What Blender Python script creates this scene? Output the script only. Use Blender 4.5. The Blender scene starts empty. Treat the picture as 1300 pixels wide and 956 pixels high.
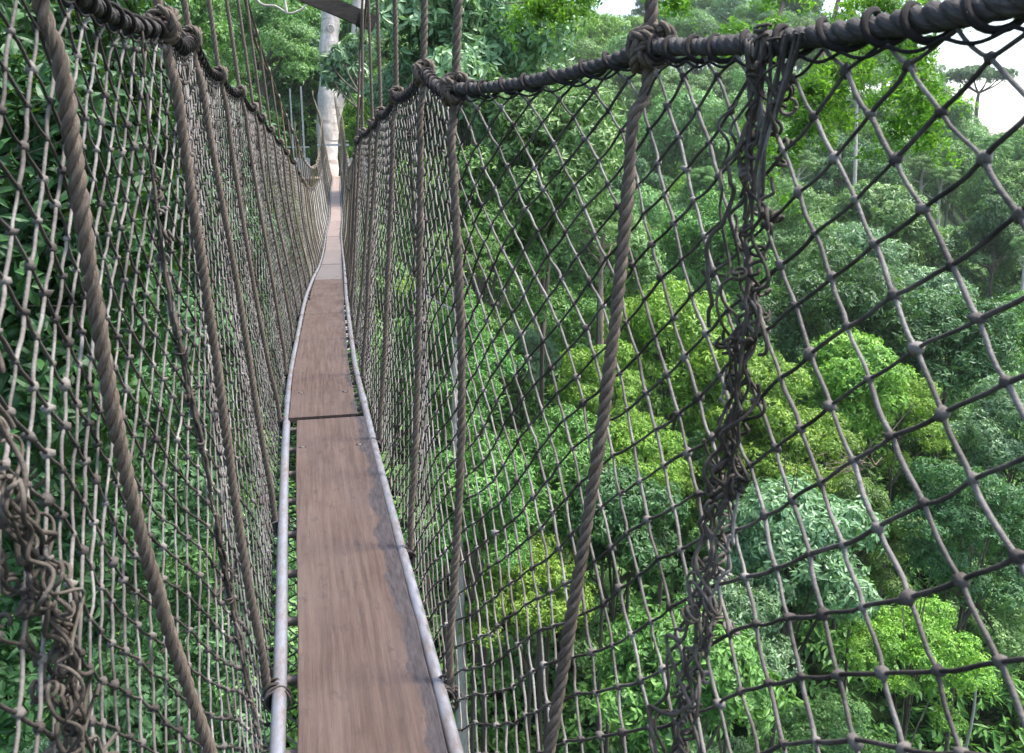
import bpy, math, random
import numpy as np
from math import radians, sin, cos, pi

random.seed(7)
rng = np.random.default_rng(11)
scene = bpy.context.scene
COL = scene.collection
EYE = 30.0                       # height of the lens above the valley datum

# ------------------------------------------------------------------ camera
cam_d = bpy.data.cameras.new('camera')
cam = bpy.data.objects.new('camera', cam_d)
COL.objects.link(cam)
cam.location = (0, 0, EYE)
cam.rotation_euler = (radians(90 - 13), 0, radians(-12))
cam_d.sensor_width = 22.2
cam_d.lens = 18.0
cam_d.shift_y = -44.5 / 1300
cam_d.clip_start = 0.05
cam_d.clip_end = 6000
cam_d.dof.use_dof = True
cam_d.dof.focus_distance = 4.0
cam_d.dof.aperture_fstop = 9.0
scene.camera = cam

# ------------------------------------------------------------------ world, sun, exposure
SUN_EL, SUN_AZ = radians(63), radians(85)     # azimuth clockwise from +Y
w = bpy.data.worlds.new('World')
scene.world = w
w.use_nodes = True
nt = w.node_tree
bg = nt.nodes['Background']
sky = nt.nodes.new('ShaderNodeTexSky')
sky.sky_type = 'NISHITA'
sky.sun_disc = False
sky.sun_elevation = SUN_EL
sky.sun_rotation = SUN_AZ
sky.air_density = 1.0
sky.dust_density = 2.5
sky.ozone_density = 0.6
nt.links.new(sky.outputs[0], bg.inputs[0])
bg.inputs[1].default_value = 0.15
sd = bpy.data.lights.new('sun', 'SUN')
sd.energy = 2.4
sd.angle = radians(11)
sd.color = (1, .97, .92)
so = bpy.data.objects.new('sun', sd)
COL.objects.link(so)
so.rotation_euler = (radians(90) - SUN_EL, 0, -SUN_AZ + pi)
so.location = (0, 0, 90)
scene.view_settings.view_transform = 'Standard'
scene.view_settings.look = 'None'
scene.view_settings.exposure = 1.72
scene.view_settings.gamma = 1
scene.view_settings.use_curve_mapping = False
try:
    scene.cycles.max_bounces = 6
    scene.cycles.transmission_bounces = 4
    scene.cycles.volume_bounces = 0
except Exception:
    pass

# ------------------------------------------------------------------ helpers
PIT, YAW = radians(13), radians(12)
FW = np.array([sin(YAW)*cos(PIT), cos(YAW)*cos(PIT), -sin(PIT)])
RT = np.array([cos(YAW), -sin(YAW), 0.0])
UP = np.cross(RT, FW)

def ray(px, py):
    return FW + RT*(px-650)/1054 + UP*(433.5-py)/1054

def at(px, py, D):               # world point measured from the photo at depth D metres
    p = ray(px, py)*D
    return np.array([p[0], p[1], p[2]+EYE])

def spline(xs, ys):
    xs = np.array(xs, float); ys = np.array(ys, float); n = len(xs)
    h = np.diff(xs); d = np.diff(ys)/h
    m = np.zeros(n)
    for i in range(1, n-1):
        m[i] = 0 if d[i-1]*d[i] <= 0 else 2*d[i-1]*d[i]/(d[i-1]+d[i])
    m[0] = d[0]; m[-1] = d[-1]
    def f(x):
        x = np.asarray(x, float)
        i = np.clip(np.searchsorted(xs, x)-1, 0, n-2)
        t = np.clip((x-xs[i])/h[i], -0.5, 1.5)
        t2, t3 = t*t, t*t*t
        return ((2*t3-3*t2+1)*ys[i]+(t3-2*t2+t)*h[i]*m[i]+(-2*t3+3*t2)*ys[i+1]+(t3-t2)*h[i]*m[i+1])
    return f

class MB:
    """collects vertices, faces and a (u = around, v = metres along) uv per vertex"""
    def __init__(s):
        s.v = []; s.f = []; s.uv = []; s.n = 0; s.mi = []
    def add(s, verts, faces, uv=None, mi=0):
        verts = np.asarray(verts, float).reshape(-1, 3)
        faces = np.asarray(faces, int)
        s.v.append(verts); s.f.append(faces+s.n)
        s.uv.append(np.zeros((len(verts), 2)) if uv is None else np.asarray(uv, float).reshape(-1, 2))
        s.mi.append(np.full(len(faces), mi))
        s.n += len(verts)
    def build(s, name, mats, parent=None, smooth=True):
        me = bpy.data.meshes.new(name)
        V = np.concatenate(s.v); UV = np.concatenate(s.uv)
        lv, lt = [], []
        for f in s.f:
            lv.append(f.ravel()); lt.append(np.full(len(f), f.shape[1]))
        lv = np.concatenate(lv); lt = np.concatenate(lt)
        me.vertices.add(len(V)); me.vertices.foreach_set('co', V.ravel())
        me.loops.add(len(lv)); me.loops.foreach_set('vertex_index', lv.astype(np.int32))
        me.polygons.add(len(lt))
        ls = np.concatenate([[0], np.cumsum(lt)[:-1]])
        me.polygons.foreach_set('loop_start', ls.astype(np.int32))
        me.polygons.foreach_set('loop_total', lt.astype(np.int32))
        me.polygons.foreach_set('material_index', np.concatenate(s.mi).astype(np.int32))
        me.polygons.foreach_set('use_smooth', np.full(len(lt), bool(smooth)))
        ul = me.uv_layers.new(name='UVMap')
        ul.data.foreach_set('uv', UV[lv].ravel())
        me.update(calc_edges=True)
        for m in (mats if isinstance(mats, (list, tuple)) else [mats]):
            me.materials.append(m)
        return link(name, me, parent)

def link(name, me, parent=None):
    o = bpy.data.objects.new(name, me)
    COL.objects.link(o)
    if parent is not None:
        o.parent = parent
    return o

def thing(name, label, cat, loc=(0, 0, 0), rz=0, group=None):
    o = bpy.data.objects.new(name, None)
    COL.objects.link(o)
    o.location = loc; o.rotation_euler = (0, 0, rz)
    o.empty_display_size = 0.3
    o['label'] = label; o['category'] = cat
    if group: o['group'] = group
    return o

def frames(P):
    P = np.asarray(P, float)
    T = np.gradient(P, axis=0)
    T /= np.linalg.norm(T, axis=1)[:, None]+1e-12
    ref = np.array([1.0, 0, 0]) if abs(T[0][0]) < .8 else np.array([0, 1.0, 0])
    N = np.zeros_like(P)
    n = ref-T[0]*ref.dot(T[0]); n /= np.linalg.norm(n)
    N[0] = n
    for i in range(1, len(P)):
        n = n-T[i]*n.dot(T[i]); n /= np.linalg.norm(n)+1e-12
        N[i] = n
    return T, N, np.cross(T, N)

def arclen(P):
    return np.concatenate([[0], np.cumsum(np.linalg.norm(np.diff(P, axis=0), axis=1))])

def resample(P, n):
    P = np.asarray(P, float); s = arclen(P); t = np.linspace(0, s[-1], n)
    return np.stack([np.interp(t, s, P[:, k]) for k in range(3)], 1)

def smooth_path(P, n):
    """Catmull-Rom through control points"""
    P = np.asarray(P, float)
    Q = np.vstack([2*P[0]-P[1], P, 2*P[-1]-P[-2]])
    out = []; m = len(P)-1; per = max(2, n//m)
    for i in range(m):
        a, b, c, d = Q[i:i+4]
        for t in np.linspace(0, 1, per, endpoint=False):
            out.append(.5*((2*b)+(-a+c)*t+(2*a-5*b+4*c-d)*t*t+(-a+3*b-3*c+d)*t**3))
    out.append(P[-1])
    return np.array(out)

def tube(mb, P, r, k=8, cap=True, mi=0, voff=0.0):
    P = np.asarray(P, float); n = len(P)
    T, N, B = frames(P)
    r = np.broadcast_to(np.asarray(r, float), (n,))
    a = np.arange(k)*2*pi/k
    V = P[:, None]+r[:, None, None]*(np.cos(a)[None, :, None]*N[:, None]+np.sin(a)[None, :, None]*B[:, None])
    i = np.arange(n-1)[:, None]*k; j = np.arange(k)[None]; j2 = (j+1) % k
    F = np.stack([i+j, i+j2, i+k+j2, i+k+j], -1).reshape(-1, 4)
    s = arclen(P)+voff
    uv = np.stack([np.broadcast_to((np.arange(k)/k)[None], (n, k)), np.broadcast_to(s[:, None], (n, k))], -1)
    mb.add(V.reshape(-1, 3), F, uv.reshape(-1, 2), mi)
    if cap:
        for idx in (0, n-1):
            c = mb.n
            ring = V[idx]
            mb.add(np.vstack([ring, P[idx]]), [[q, (q+1) % k, k] for q in range(k)], None, mi)

def rope(mb, P, R, pitch=None, seg=11, k=7, mi=0, phase=0.0, off=.52, sr=.505):
    """three-strand laid rope along the path P"""
    pitch = pitch or R*6.6
    L = arclen(P)[-1]
    n = max(8, int(L/pitch*seg))
    Q = resample(P, n)
    T, N, B = frames(Q)
    s = arclen(Q)
    wob = .22*np.sin(s*11+phase*3)+.14*np.sin(s*29+phase)
    rv = 1+.045*np.sin(s*17+phase*5)+.035*np.sin(s*41+phase)
    for q in range(3):
        th = phase+2*pi*s/pitch+q*2*pi/3+wob+.1*np.sin(s*37+q*2)
        C = Q+(R*off*rv)[:, None]*(np.cos(th)[:, None]*N+np.sin(th)[:, None]*B)
        tube(mb, C, R*sr*rv*(1+.05*np.sin(s*53+q*2.1)), k, mi=mi, voff=q*3.7)

def box(mb, c, size, ax=None, mi=0, bev=0.0):
    sx, sy, sz = np.array(size)/2
    A = np.eye(3) if ax is None else np.asarray(ax, float)
    if bev <= 0:
        V = np.array([[x, y, z] for x in (-sx, sx) for y in (-sy, sy) for z in (-sz, sz)])
        F = [[0, 1, 3, 2], [4, 6, 7, 5], [0, 4, 5, 1], [2, 3, 7, 6], [0, 2, 6, 4], [1, 5, 7, 3]]
        mb.add(V@A+np.asarray(c), F, V[:, :2], mi)
        return
    import bmesh
    bm = bmesh.new()
    bmesh.ops.create_cube(bm, size=1)
    for v in bm.verts: v.co.x *= size[0]; v.co.y *= size[1]; v.co.z *= size[2]
    bmesh.ops.bevel(bm, geom=bm.edges[:], offset=bev, segments=2, affect='EDGES')
    bm.verts.ensure_lookup_table()
    V = np.array([v.co[:] for v in bm.verts])
    for f in bm.faces: f.normal_update()
    q = [[v.index for v in f.verts] for f in bm.faces if len(f.verts) == 4]
    t = [[v.index for v in f.verts] for f in bm.faces if len(f.verts) == 3]
    base = mb.n
    mb.add(V@A+np.asarray(c), q, V[:, :2], mi)
    if t:
        mb.f.append(np.array(t)+base); mb.mi.append(np.full(len(t), mi))
    bm.free()

def dirs(n, r=None):
    g = r or rng
    v = g.normal(size=(n, 3))
    return v/np.linalg.norm(v, axis=1)[:, None]

# ------------------------------------------------------------------ materials
class N:
    def __init__(s, name):
        s.m = bpy.data.materials.new(name); s.m.use_nodes = True
        s.t = s.m.node_tree; s.t.nodes.clear()
        s.out = s.n('ShaderNodeOutputMaterial')
    def n(s, typ, **kw):
        x = s.t.nodes.new(typ)
        for k, v in kw.items(): setattr(x, k, v)
        return x
    def l(s, a, b): s.t.links.new(a, b)
    def uv(s, scale):
        t = s.n('ShaderNodeTexCoord'); m = s.n('ShaderNodeMapping')
        m.inputs['Scale'].default_value = scale
        s.l(t.outputs['UV'], m.inputs[0]); return m.outputs[0]
    def pos(s, scale=(1, 1, 1)):
        t = s.n('ShaderNodeTexCoord'); m = s.n('ShaderNodeMapping')
        m.inputs['Scale'].default_value = scale
        s.l(t.outputs['Object'], m.inputs[0]); return m.outputs[0]
    def noise(s, vec, scale, detail=4, rough=.6):
        x = s.n('ShaderNodeTexNoise'); x.inputs['Scale'].default_value = scale
        x.inputs['Detail'].default_value = detail; x.inputs['Roughness'].default_value = rough
        s.l(vec, x.inputs['Vector']); return x.outputs[0]
    def ramp(s, fac, stops):
        x = s.n('ShaderNodeValToRGB'); e = x.color_ramp.elements
        while len(e) < len(stops): e.new(.5)
        for q, (p, c) in zip(e, stops):
            q.position = p; q.color = (*c, 1) if len(c) == 3 else c
        s.l(fac, x.inputs[0]); return x.outputs[0]
    def mix(s, fac, a, b, blend='MIX'):
        x = s.n('ShaderNodeMix', data_type='RGBA', blend_type=blend)
        for sock, val in ((x.inputs[0], fac), (x.inputs[6], a), (x.inputs[7], b)):
            if hasattr(val, 'links') or isinstance(val, bpy.types.NodeSocket): s.l(val, sock)
            elif isinstance(val, (int, float)): sock.default_value = val
            else: sock.default_value = (*val, 1)
        return x.outputs[2]
    def math(s, op, a, b=0.0):
        x = s.n('ShaderNodeMath', operation=op)
        for sock, val in zip(x.inputs, (a, b)):
            if isinstance(val, bpy.types.NodeSocket): s.l(val, sock)
            else: sock.default_value = val
        return x.outputs[0]
    def bsdf(s, color, rough=.7, metal=0.0, spec=.5, bump=None, bs=.3, bd=.002):
        b = s.n('ShaderNodeBsdfPrincipled')
        for key, val in (('Base Color', color), ('Roughness', rough), ('Metallic', metal), ('Specular IOR Level', spec)):
            if isinstance(val, bpy.types.NodeSocket): s.l(val, b.inputs[key])
            elif isinstance(val, (int, float)): b.inputs[key].default_value = val
            else: b.inputs[key].default_value = (*val, 1)
        if bump is not None:
            u = s.n('ShaderNodeBump'); u.inputs['Strength'].default_value = bs; u.inputs['Distance'].default_value = bd
            s.l(bump, u.inputs['Height']); s.l(u.outputs[0], b.inputs['Normal'])
        return b
    def done(s, b):
        s.l(b.outputs[0], s.out.inputs[0]); return s.m

def mat_rope(name, c1, c2, c3):
    a = N(name)
    fib = a.noise(a.uv((14, 60, 1)), 1.0, 3, .7)
    big = a.noise(a.pos(), 9, 4, .65)
    col = a.ramp(fib, [(.25, c1), (.55, c2), (.8, c3)])
    col = a.mix(a.math('MULTIPLY', big, .55), col, c1)
    return a.done(a.bsdf(col, .85, spec=.25, bump=fib, bs=.9, bd=.003))

M_ROPE = mat_rope('hanger_rope_fibre', (.055, .042, .032), (.175, .138, .108), (.36, .305, .25))
M_SIDE = mat_rope('side_rope_fibre', (.032, .028, .026), (.09, .08, .074), (.20, .185, .172))
M_LASH = mat_rope('lashing_twine', (.012, .010, .009), (.03, .024, .022), (.07, .06, .055))
M_TAN = mat_rope('tan_rope_fibre', (.10, .07, .04), (.22, .17, .10), (.34, .28, .2))

def mat_twine(name, lo, mid, hi):
    a = N(name)
    p = a.pos()
    n1 = a.noise(p, 7, 5, .7); n2 = a.noise(p, 160, 2, .6)
    col = a.ramp(n1, [(.32, lo), (.5, mid), (.68, hi)])
    col = a.mix(a.math('MULTIPLY', n2, .45), col, lo)
    return a.done(a.bsdf(col, .8, spec=.3, bump=n2, bs=.8, bd=.002))
M_TWL = mat_twine('weathered_pale_lit_twine', (.06, .050, .042), (.165, .147, .130), (.34, .315, .285))  # light caught by the steep strands, painted in as a paler tone
M_SEAM = mat_twine('dark_seam_cord', (.024, .019, .014), (.078, .063, .050), (.18, .155, .13))
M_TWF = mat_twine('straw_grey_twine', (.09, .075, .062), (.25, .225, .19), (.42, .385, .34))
M_TWB = mat_twine('far_glow_twine', (.20, .18, .16), (.44, .42, .38), (.66, .64, .60))  # near-white colour paints the bright glow over the far net
M_TWD = mat_twine('weathered_brown_shaded_twine', (.022, .018, .015), (.068, .056, .049), (.155, .138, .125))  # same twine with the other strands' shade painted in; also ties the rail

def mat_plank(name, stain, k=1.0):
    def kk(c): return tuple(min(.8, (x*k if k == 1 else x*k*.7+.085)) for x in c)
    a = N(name)
    uv = a.uv((1, 1, 1))
    sep = a.n('ShaderNodeSeparateXYZ'); a.l(uv, sep.inputs[0])
    oi = a.n('ShaderNodeObjectInfo')
    offs = a.n('ShaderNodeCombineXYZ'); a.l(a.math('MULTIPLY', oi.outputs['Random'], 40), offs.inputs[0])
    a.l(a.math('MULTIPLY', oi.outputs['Random'], 17), offs.inputs[1])
    v = a.n('ShaderNodeVectorMath', operation='ADD'); a.l(uv, v.inputs[0]); a.l(offs.outputs[0], v.inputs[1])
    def st(sx, sy):
        m = a.n('ShaderNodeMapping'); m.inputs['Scale'].default_value = (sx, sy, 1)
        a.l(v.outputs[0], m.inputs[0]); return m.outputs[0]
    grain = a.noise(st(60, 2.2), 1, 6, .65)
    fine = a.noise(st(380, 9), 1, 3, .7)
    cloud = a.noise(st(5, 2), 1, 5, .6)
    wear = a.noise(st(22, 9), 1, 6, .75)
    col = a.ramp(grain, [(.33, kk((.052, .031, .022))), (.5, kk((.102, .063, .046))), (.67, kk((.156, .104, .080)))])
    col = a.mix(a.ramp(cloud, [(.35, (0, 0, 0)), (.7, (.6, .6, .6))]), col, kk((.17, .125, .105)))
    col = a.mix(a.ramp(wear, [(.55, (0, 0, 0)), (.68, (.8, .8, .8))]), col, kk((.05, .036, .033)))
    col = a.mix(a.math('MULTIPLY', fine, .55), col, kk((.05, .03, .022)))
    if stain > 0:      # dark weathered sapwood along the right edge
        e = a.math('ADD', sep.outputs[0], a.math('MULTIPLY', a.math('SUBTRACT', a.noise(st(3, 3.2), 1, 5, .6), .5), .17))
        m = a.ramp(e, [(.168-.05*stain, (0, 0, 0)), (.178-.05*stain, (.85, .85, .85))])
        dk = a.ramp(a.noise(st(90, 14), 1, 5, .7), [(.35, (.022, .018, .020)), (.65, (.075, .064, .066))])
        col = a.mix(m, col, dk)
    b = a.bsdf(col, a.ramp(grain, [(.2, (.5, .5, .5)), (.9, (.72, .72, .72))]), spec=.4, bump=a.math('ADD', grain, a.math('MULTIPLY', fine, .6)), bs=.45, bd=.0025)
    return a.done(b)
M_PLANK_S = mat_plank('plank_wood_stained_edge', 1.0)
M_PLANK = mat_plank('plank_wood', .25)
M_PLANK_GLOW = [mat_plank('far_glow_plank_wood', .25, q) for q in (1.01, 1.4, 1.9, 2.6, 3.6)]  # far boards step paler: the far end's glow painted into the wood

def mat_metal(name, dirt, c=(.34, .34, .37)):
    a = N(name)
    p = a.pos((1, .35, 1))
    n1 = a.noise(p, 40, 6, .7); n2 = a.noise(p, 9, 4, .6)
    f = a.ramp(a.math('ADD', a.math('MULTIPLY', n1, .6), a.math('MULTIPLY', n2, .4)), [(.5-dirt*.2, (0, 0, 0)), (.60, (.9, .9, .9))])
    col = a.mix(f, c, (.17, .13, .105))
    met = a.math('SUBTRACT', .55, a.math('MULTIPLY', f, .5))
    return a.done(a.bsdf(col, .48, metal=met, bump=n1, bs=.25, bd=.001))
M_RAIL_L = mat_metal('aluminium_rail', .32)
M_RAIL_R = mat_metal('aluminium_rail_pitted', .55)
M_STEEL = mat_metal('dull_steel_cable', .7, (.12, .115, .11))
M_SLEEVE = mat_metal('grey_sleeve', .2, (.33, .33, .36))
M_SCREW = mat_metal('screw_steel', .6, (.16, .14, .125))

def mat_wood(name, lo, hi, sc=(30, 30, 3)):
    a = N(name)
    g = a.noise(a.pos(sc), 1, 5, .65)
    c = a.noise(a.pos(), 3, 4, .6)
    col = a.ramp(g, [(.3, lo), (.7, hi)])
    col = a.mix(a.math('MULTIPLY', c, .5), col, tuple(x*.6 for x in lo))
    return a.done(a.bsdf(col, .85, spec=.25, bump=g, bs=.5, bd=.01))
M_BEAM = mat_wood('dark_weathered_beam', (.05, .038, .03), (.16, .12, .09), (3, 30, 30))
M_POST = mat_wood('platform_post_wood', (.16, .12, .08), (.34, .27, .2))
M_WHITE = mat_wood('bleached_board', (.45, .43, .42), (.72, .70, .68))

def mat_bark(name, lo, hi, scale=1.0, bands=False):
    a = N(name)
    p = a.pos((1, 1, .35))
    n1 = a.noise(p, 3*scale, 8, .7); n2 = a.noise(p, 22*scale, 4, .7)
    f = a.math('ADD', a.math('MULTIPLY', n1, .65), a.math('MULTIPLY', n2, .35))
    col = a.ramp(f, [(.38, lo), (.55, hi), (.7, tuple(min(1, x*1.15) for x in hi))])
    if bands:
        q = a.noise(a.pos((.4, .4, 2.6)), 1.3, 5, .6)
        col = a.mix(a.ramp(q, [(.56, (0, 0, 0)), (.66, (.6, .6, .6))]), col, (.22, .17, .14))
    return a.done(a.bsdf(col, .85, spec=.2, bump=f, bs=.8, bd=.06))
M_BARK_PALE = mat_bark('pale_smooth_bark', (.36, .30, .26), (.60, .54, .48), 1.3, True)
M_BARK_WHITE = mat_bark('white_slender_bark', (.30, .26, .22), (.50, .45, .39))
M_TWIGS = mat_bark('dry_twig_bark', (.14, .10, .07), (.34, .26, .19), 2)
M_BARK = mat_bark('brown_bark', (.05, .04, .03), (.15, .12, .095), 2)

def mat_leaf(name, dark, mid, light, rough=.48, trans=.28, spec=.4):
    a = N(name)
    g = a.n('ShaderNodeNewGeometry')
    oi = a.n('ShaderNodeObjectInfo')
    col = a.ramp(g.outputs['Random Per Island'], [(0, dark), (.45, mid), (.85, light), (1.0, tuple(min(1, x*1.25) for x in light))])
    h = a.n('ShaderNodeHueSaturation')
    a.l(a.math('ADD', .482, a.math('MULTIPLY', oi.outputs['Random'], .036)), h.inputs['Hue'])
    a.l(a.math('ADD', .8, a.math('MULTIPLY', oi.outputs['Random'], .4)), h.inputs['Value'])
    n1 = a.noise(a.pos(), .8, 3, .5)
    h.inputs['Saturation'].default_value = 1
    a.l(col, h.inputs['Color'])
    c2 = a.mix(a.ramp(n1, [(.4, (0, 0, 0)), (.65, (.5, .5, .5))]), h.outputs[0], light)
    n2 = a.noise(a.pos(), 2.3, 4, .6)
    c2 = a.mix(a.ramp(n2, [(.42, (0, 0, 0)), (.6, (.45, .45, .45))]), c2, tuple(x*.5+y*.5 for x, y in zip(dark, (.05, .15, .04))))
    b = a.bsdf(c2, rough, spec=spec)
    t = a.n('ShaderNodeBsdfTranslucent')
    c3 = a.mix(.5, c2, (.20, .42, .03))
    a.l(c3, t.inputs[0])
    m = a.n('ShaderNodeMixShader'); m.inputs[0].default_value = trans
    a.l(b.outputs[0], m.inputs[1]); a.l(t.outputs[0], m.inputs[2])
    a.l(m.outputs[0], a.out.inputs[0])
    return a.m
LEAF = {
    'pale': mat_leaf('pale_green_leaves', (.045, .14, .03), (.15, .31, .085), (.30, .48, .17)),
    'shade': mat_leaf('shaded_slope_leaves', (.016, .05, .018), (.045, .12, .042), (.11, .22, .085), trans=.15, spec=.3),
    'mid': mat_leaf('mid_green_leaves', (.028, .10, .018), (.09, .235, .04), (.20, .39, .085)),
    'dark': mat_leaf('dark_green_leaves', (.017, .058, .018), (.042, .12, .036), (.10, .21, .075)),
    'yellow': mat_leaf('yellow_green_leaves', (.05, .15, .016), (.18, .35, .035), (.37, .56, .08), trans=.35),
    'silver': mat_leaf('silvery_green_leaves', (.04, .11, .045), (.15, .28, .12), (.31, .46, .25), rough=.35),
    'olive': mat_leaf('olive_green_leaves', (.06, .12, .025), (.12, .22, .045), (.21, .32, .09)),
    'bright': mat_leaf('bright_backlit_leaves', (.05, .17, .01), (.13, .34, .025), (.25, .52, .05), trans=.55),
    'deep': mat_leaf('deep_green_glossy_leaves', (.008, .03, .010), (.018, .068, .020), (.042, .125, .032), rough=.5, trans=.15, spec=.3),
}

# ------------------------------------------------------------------ terrain
AZ_K = spline([-180, -60, -20, 8, 13, 17, 24, 33, 38, 41, 46, 70, 120, 180], [40, 60, 72, 70, 52, 34, 41, 36, 20, 8, 3, 14, 20, 40])
R_L = spline([0, 12, 30, 60, 100, 150, 230, 300, 420, 700, 1600], [.03, .03, .05, .15, .52, .92, 1.05, 1.05, .8, .45, .3])
R_R = spline([0, 20, 60, 100, 150, 220, 260, 300, 420, 700, 1600], [.02, .02, .05, .12, .38, 1.0, 1.08, 1.0, .7, .5, .4])
def ground_z(x, y):
    x = np.asarray(x, float); y = np.asarray(y, float)
    r = np.hypot(x, y)
    az = np.degrees(np.arctan2(x, y))
    k = AZ_K(az)
    wl = np.clip((13-az)/9, 0, 1)*np.clip((az+170)/30, 0, 1)
    g = wl*R_L(r)+(1-wl)*R_R(r)
    z = k*g+1.2*np.sin(x*.11+1)*np.cos(y*.093)+.6*np.sin(x*.31)*np.sin(y*.27+2)
    return z+7*np.clip((r-14)/40, 0, 1)

def mat_ground():
    a = N('forest_floor')
    n1 = a.noise(a.pos(), .5, 8, .7); n2 = a.noise(a.pos(), 5, 5, .7)
    col = a.ramp(n1, [(.3, (.012, .022, .008)), (.5, (.02, .05, .015)), (.75, (.05, .06, .03))])
    col = a.mix(a.math('MULTIPLY', n2, .5), col, (.02, .045, .012))
    return a.done(a.bsdf(col, .95, spec=.1, bump=n2, bs=1, bd=.3))
nr, na = 90, 240
rr = np.concatenate([[0.01], np.geomspace(3, 1500, nr-1)])
aa = np.arange(na)*2*pi/na
RR, AA = np.meshgrid(rr, aa, indexing='ij')
X, Y = RR*np.sin(AA), RR*np.cos(AA)
mb = MB()
i = np.arange(nr-1)[:, None]*na; j = np.arange(na)[None]; j2 = (j+1) % na
mb.add(np.stack([X, Y, ground_z(X, Y)], -1).reshape(-1, 3), np.stack([i+j, i+na+j, i+na+j2, i+j2], -1).reshape(-1, 4))
g = mb.build('ground', mat_ground()); g['kind'] = 'structure'

# ------------------------------------------------------------------ foliage generators
def leaves(mb, base, nrm, n_per, L, W, r, el=(-.7, .5), droop=.35, shape=1):
    """rosettes of leaves: base (n,3), nrm (n,3) outward axis of each rosette"""
    n = len(base)
    up = np.where(np.abs(nrm[:, 2:3]) > .9, [[1., 0, 0]], [[0, 0, 1.]])
    t1 = np.cross(nrm, up); t1 /= np.linalg.norm(t1, axis=1)[:, None]
    t2 = np.cross(nrm, t1)
    az = r.uniform(0, 2*pi, (n, n_per)); e = r.uniform(el[0], el[1], (n, n_per))
    d = (np.cos(e)*np.cos(az))[..., None]*t1[:, None]+(np.cos(e)*np.sin(az))[..., None]*t2[:, None]+np.sin(e)[..., None]*nrm[:, None]
    d[..., 2] -= droop
    d /= np.linalg.norm(d, axis=-1)[..., None]
    d = d.reshape(-1, 3); b = np.repeat(base, n_per, 0); nn = np.repeat(nrm, n_per, 0)
    m = len(d)
    ll = L*r.uniform(.45, 1.4, m)[:, None]; ww = W*r.uniform(.75, 1.2, m)[:, None]
    nn = nn+r.normal(size=(m, 3))*.35+[0, 0, .5]
    side = np.cross(d, nn); side /= np.linalg.norm(side, axis=1)[:, None]+1e-9
    nor = np.cross(side, d)
    b = b+d*ll*.12
    if shape == 1:
        V = np.stack([b, b+d*ll*.45+side*ww*.5, b+d*ll-nor*ll*.12, b+d*ll*.45-side*ww*.5], 1)
        F = np.arange(m)[:, None]*4+np.array([[0, 1, 2, 3]])
        mb.add(V.reshape(-1, 3), F)
    else:            # folded ovate leaf with a bent midrib
        f = nor*ww*.18
        m1 = b+d*ll*.33+nor*ll*.04; m2 = b+d*ll*.68
        tip = b+d*ll-nor*ll*.16
        V = np.stack([b, m1+side*ww*.5+f, m1, m1-side*ww*.5+f, m2+side*ww*.36+f, m2, m2-side*ww*.36+f, tip], 1)
        o = np.arange(m)[:, None]*8
        mb.add(V.reshape(-1, 3), o+np.array([[2, 1, 4, 5]]))
        base0 = mb.n-8*m
        mb.f.append(base0+o+np.array([[3, 2, 5, 6]])); mb.mi.append(np.zeros(m, int))
        for tri in ([0, 1, 2], [0, 2, 3], [5, 4, 7], [6, 5, 7]):
            mb.f.append(base0+o+np.array([tri])); mb.mi.append(np.zeros(m, int))

def crown_mesh(name, seed, flat=.8, lobes=34, ros=3600, per=7, L=.06, W=.024, spread=1.0, lobe_r=(.22, .42), shape=1, low=-.35, droop=.35):
    """crown of unit radius"""
    r = np.random.default_rng(seed)
    d = dirs(lobes, r); d[:, 2] = np.where(d[:, 2] < low, -d[:, 2], d[:, 2])
    rad = r.uniform(.45, .92, lobes)[:, None]
    C = d*rad*[spread, spread, flat]
    lr = r.uniform(lobe_r[0], lobe_r[1], lobes)
    cnt = (ros*lr**2/np.sum(lr**2)).astype(int)+1
    P, Nn = [], []
    for c, q, n in zip(C, lr, cnt):
        dd = dirs(n, r); flip = r.random(n) < .75
        dd[:, 2] = np.where(flip & (dd[:, 2] < 0), -dd[:, 2], dd[:, 2])
        sc = q*(1+.18*np.sin(dd[:, 0]*7+c[0]*9)*np.cos(dd[:, 1]*6+c[1]*5))*r.uniform(.72, 1.06, n)
        P.append(c+dd*sc[:, None]*[1, 1, .78]); Nn.append(dd)
    P = np.concatenate(P); Nn = np.concatenate(Nn)
    mb = MB()
    leaves(mb, P, Nn, per, L, W, r, shape=shape, droop=droop)
    o = mb.build(name, LEAF['mid'], smooth=False)
    me = o.data
    bpy.data.objects.remove(o)
    return me, C, lr

def trunk_mesh(name, seed, C, r0=.035, mat=M_BARK):
    """trunk of unit height (base 0, crown centre 1) in x,y units of crown radius; limbs reach the lobes"""
    r = np.random.default_rng(seed)
    mb = MB()
    b = r.uniform(-.05, .05, (4, 2))
    P = [[0, 0, -.12], [b[0][0]*.3, b[0][1]*.3, .12], [*b[1], .45], [*b[2]*.8, .8], [0, 0, 1.0], [b[3][0], b[3][1], 1.12]]
    P = smooth_path(P, 24)
    rad = np.interp(P[:, 2], [-.12, 0, .1, .8, 1.12], [r0*2.2, r0*1.7, r0*1.15, r0*.7, r0*.2])
    tube(mb, P, rad, 9)
    for c in C[:11]:
        z0 = r.uniform(.72, .98)
        s = P[np.argmin(abs(P[:, 2]-z0))]
        e = np.array([c[0]*.85, c[1]*.85, 1+c[2]*.28])
        m = s*.5+e*.5+[r.uniform(-.04, .04), r.uniform(-.04, .04), .02]
        Q = smooth_path([s, m, e], 10)
        tube(mb, Q, np.linspace(r0*.42, r0*.08, len(Q)), 5)
    o = mb.build(name, mat)
    me = o.data; bpy.data.objects.remove(o)
    return me

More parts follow.
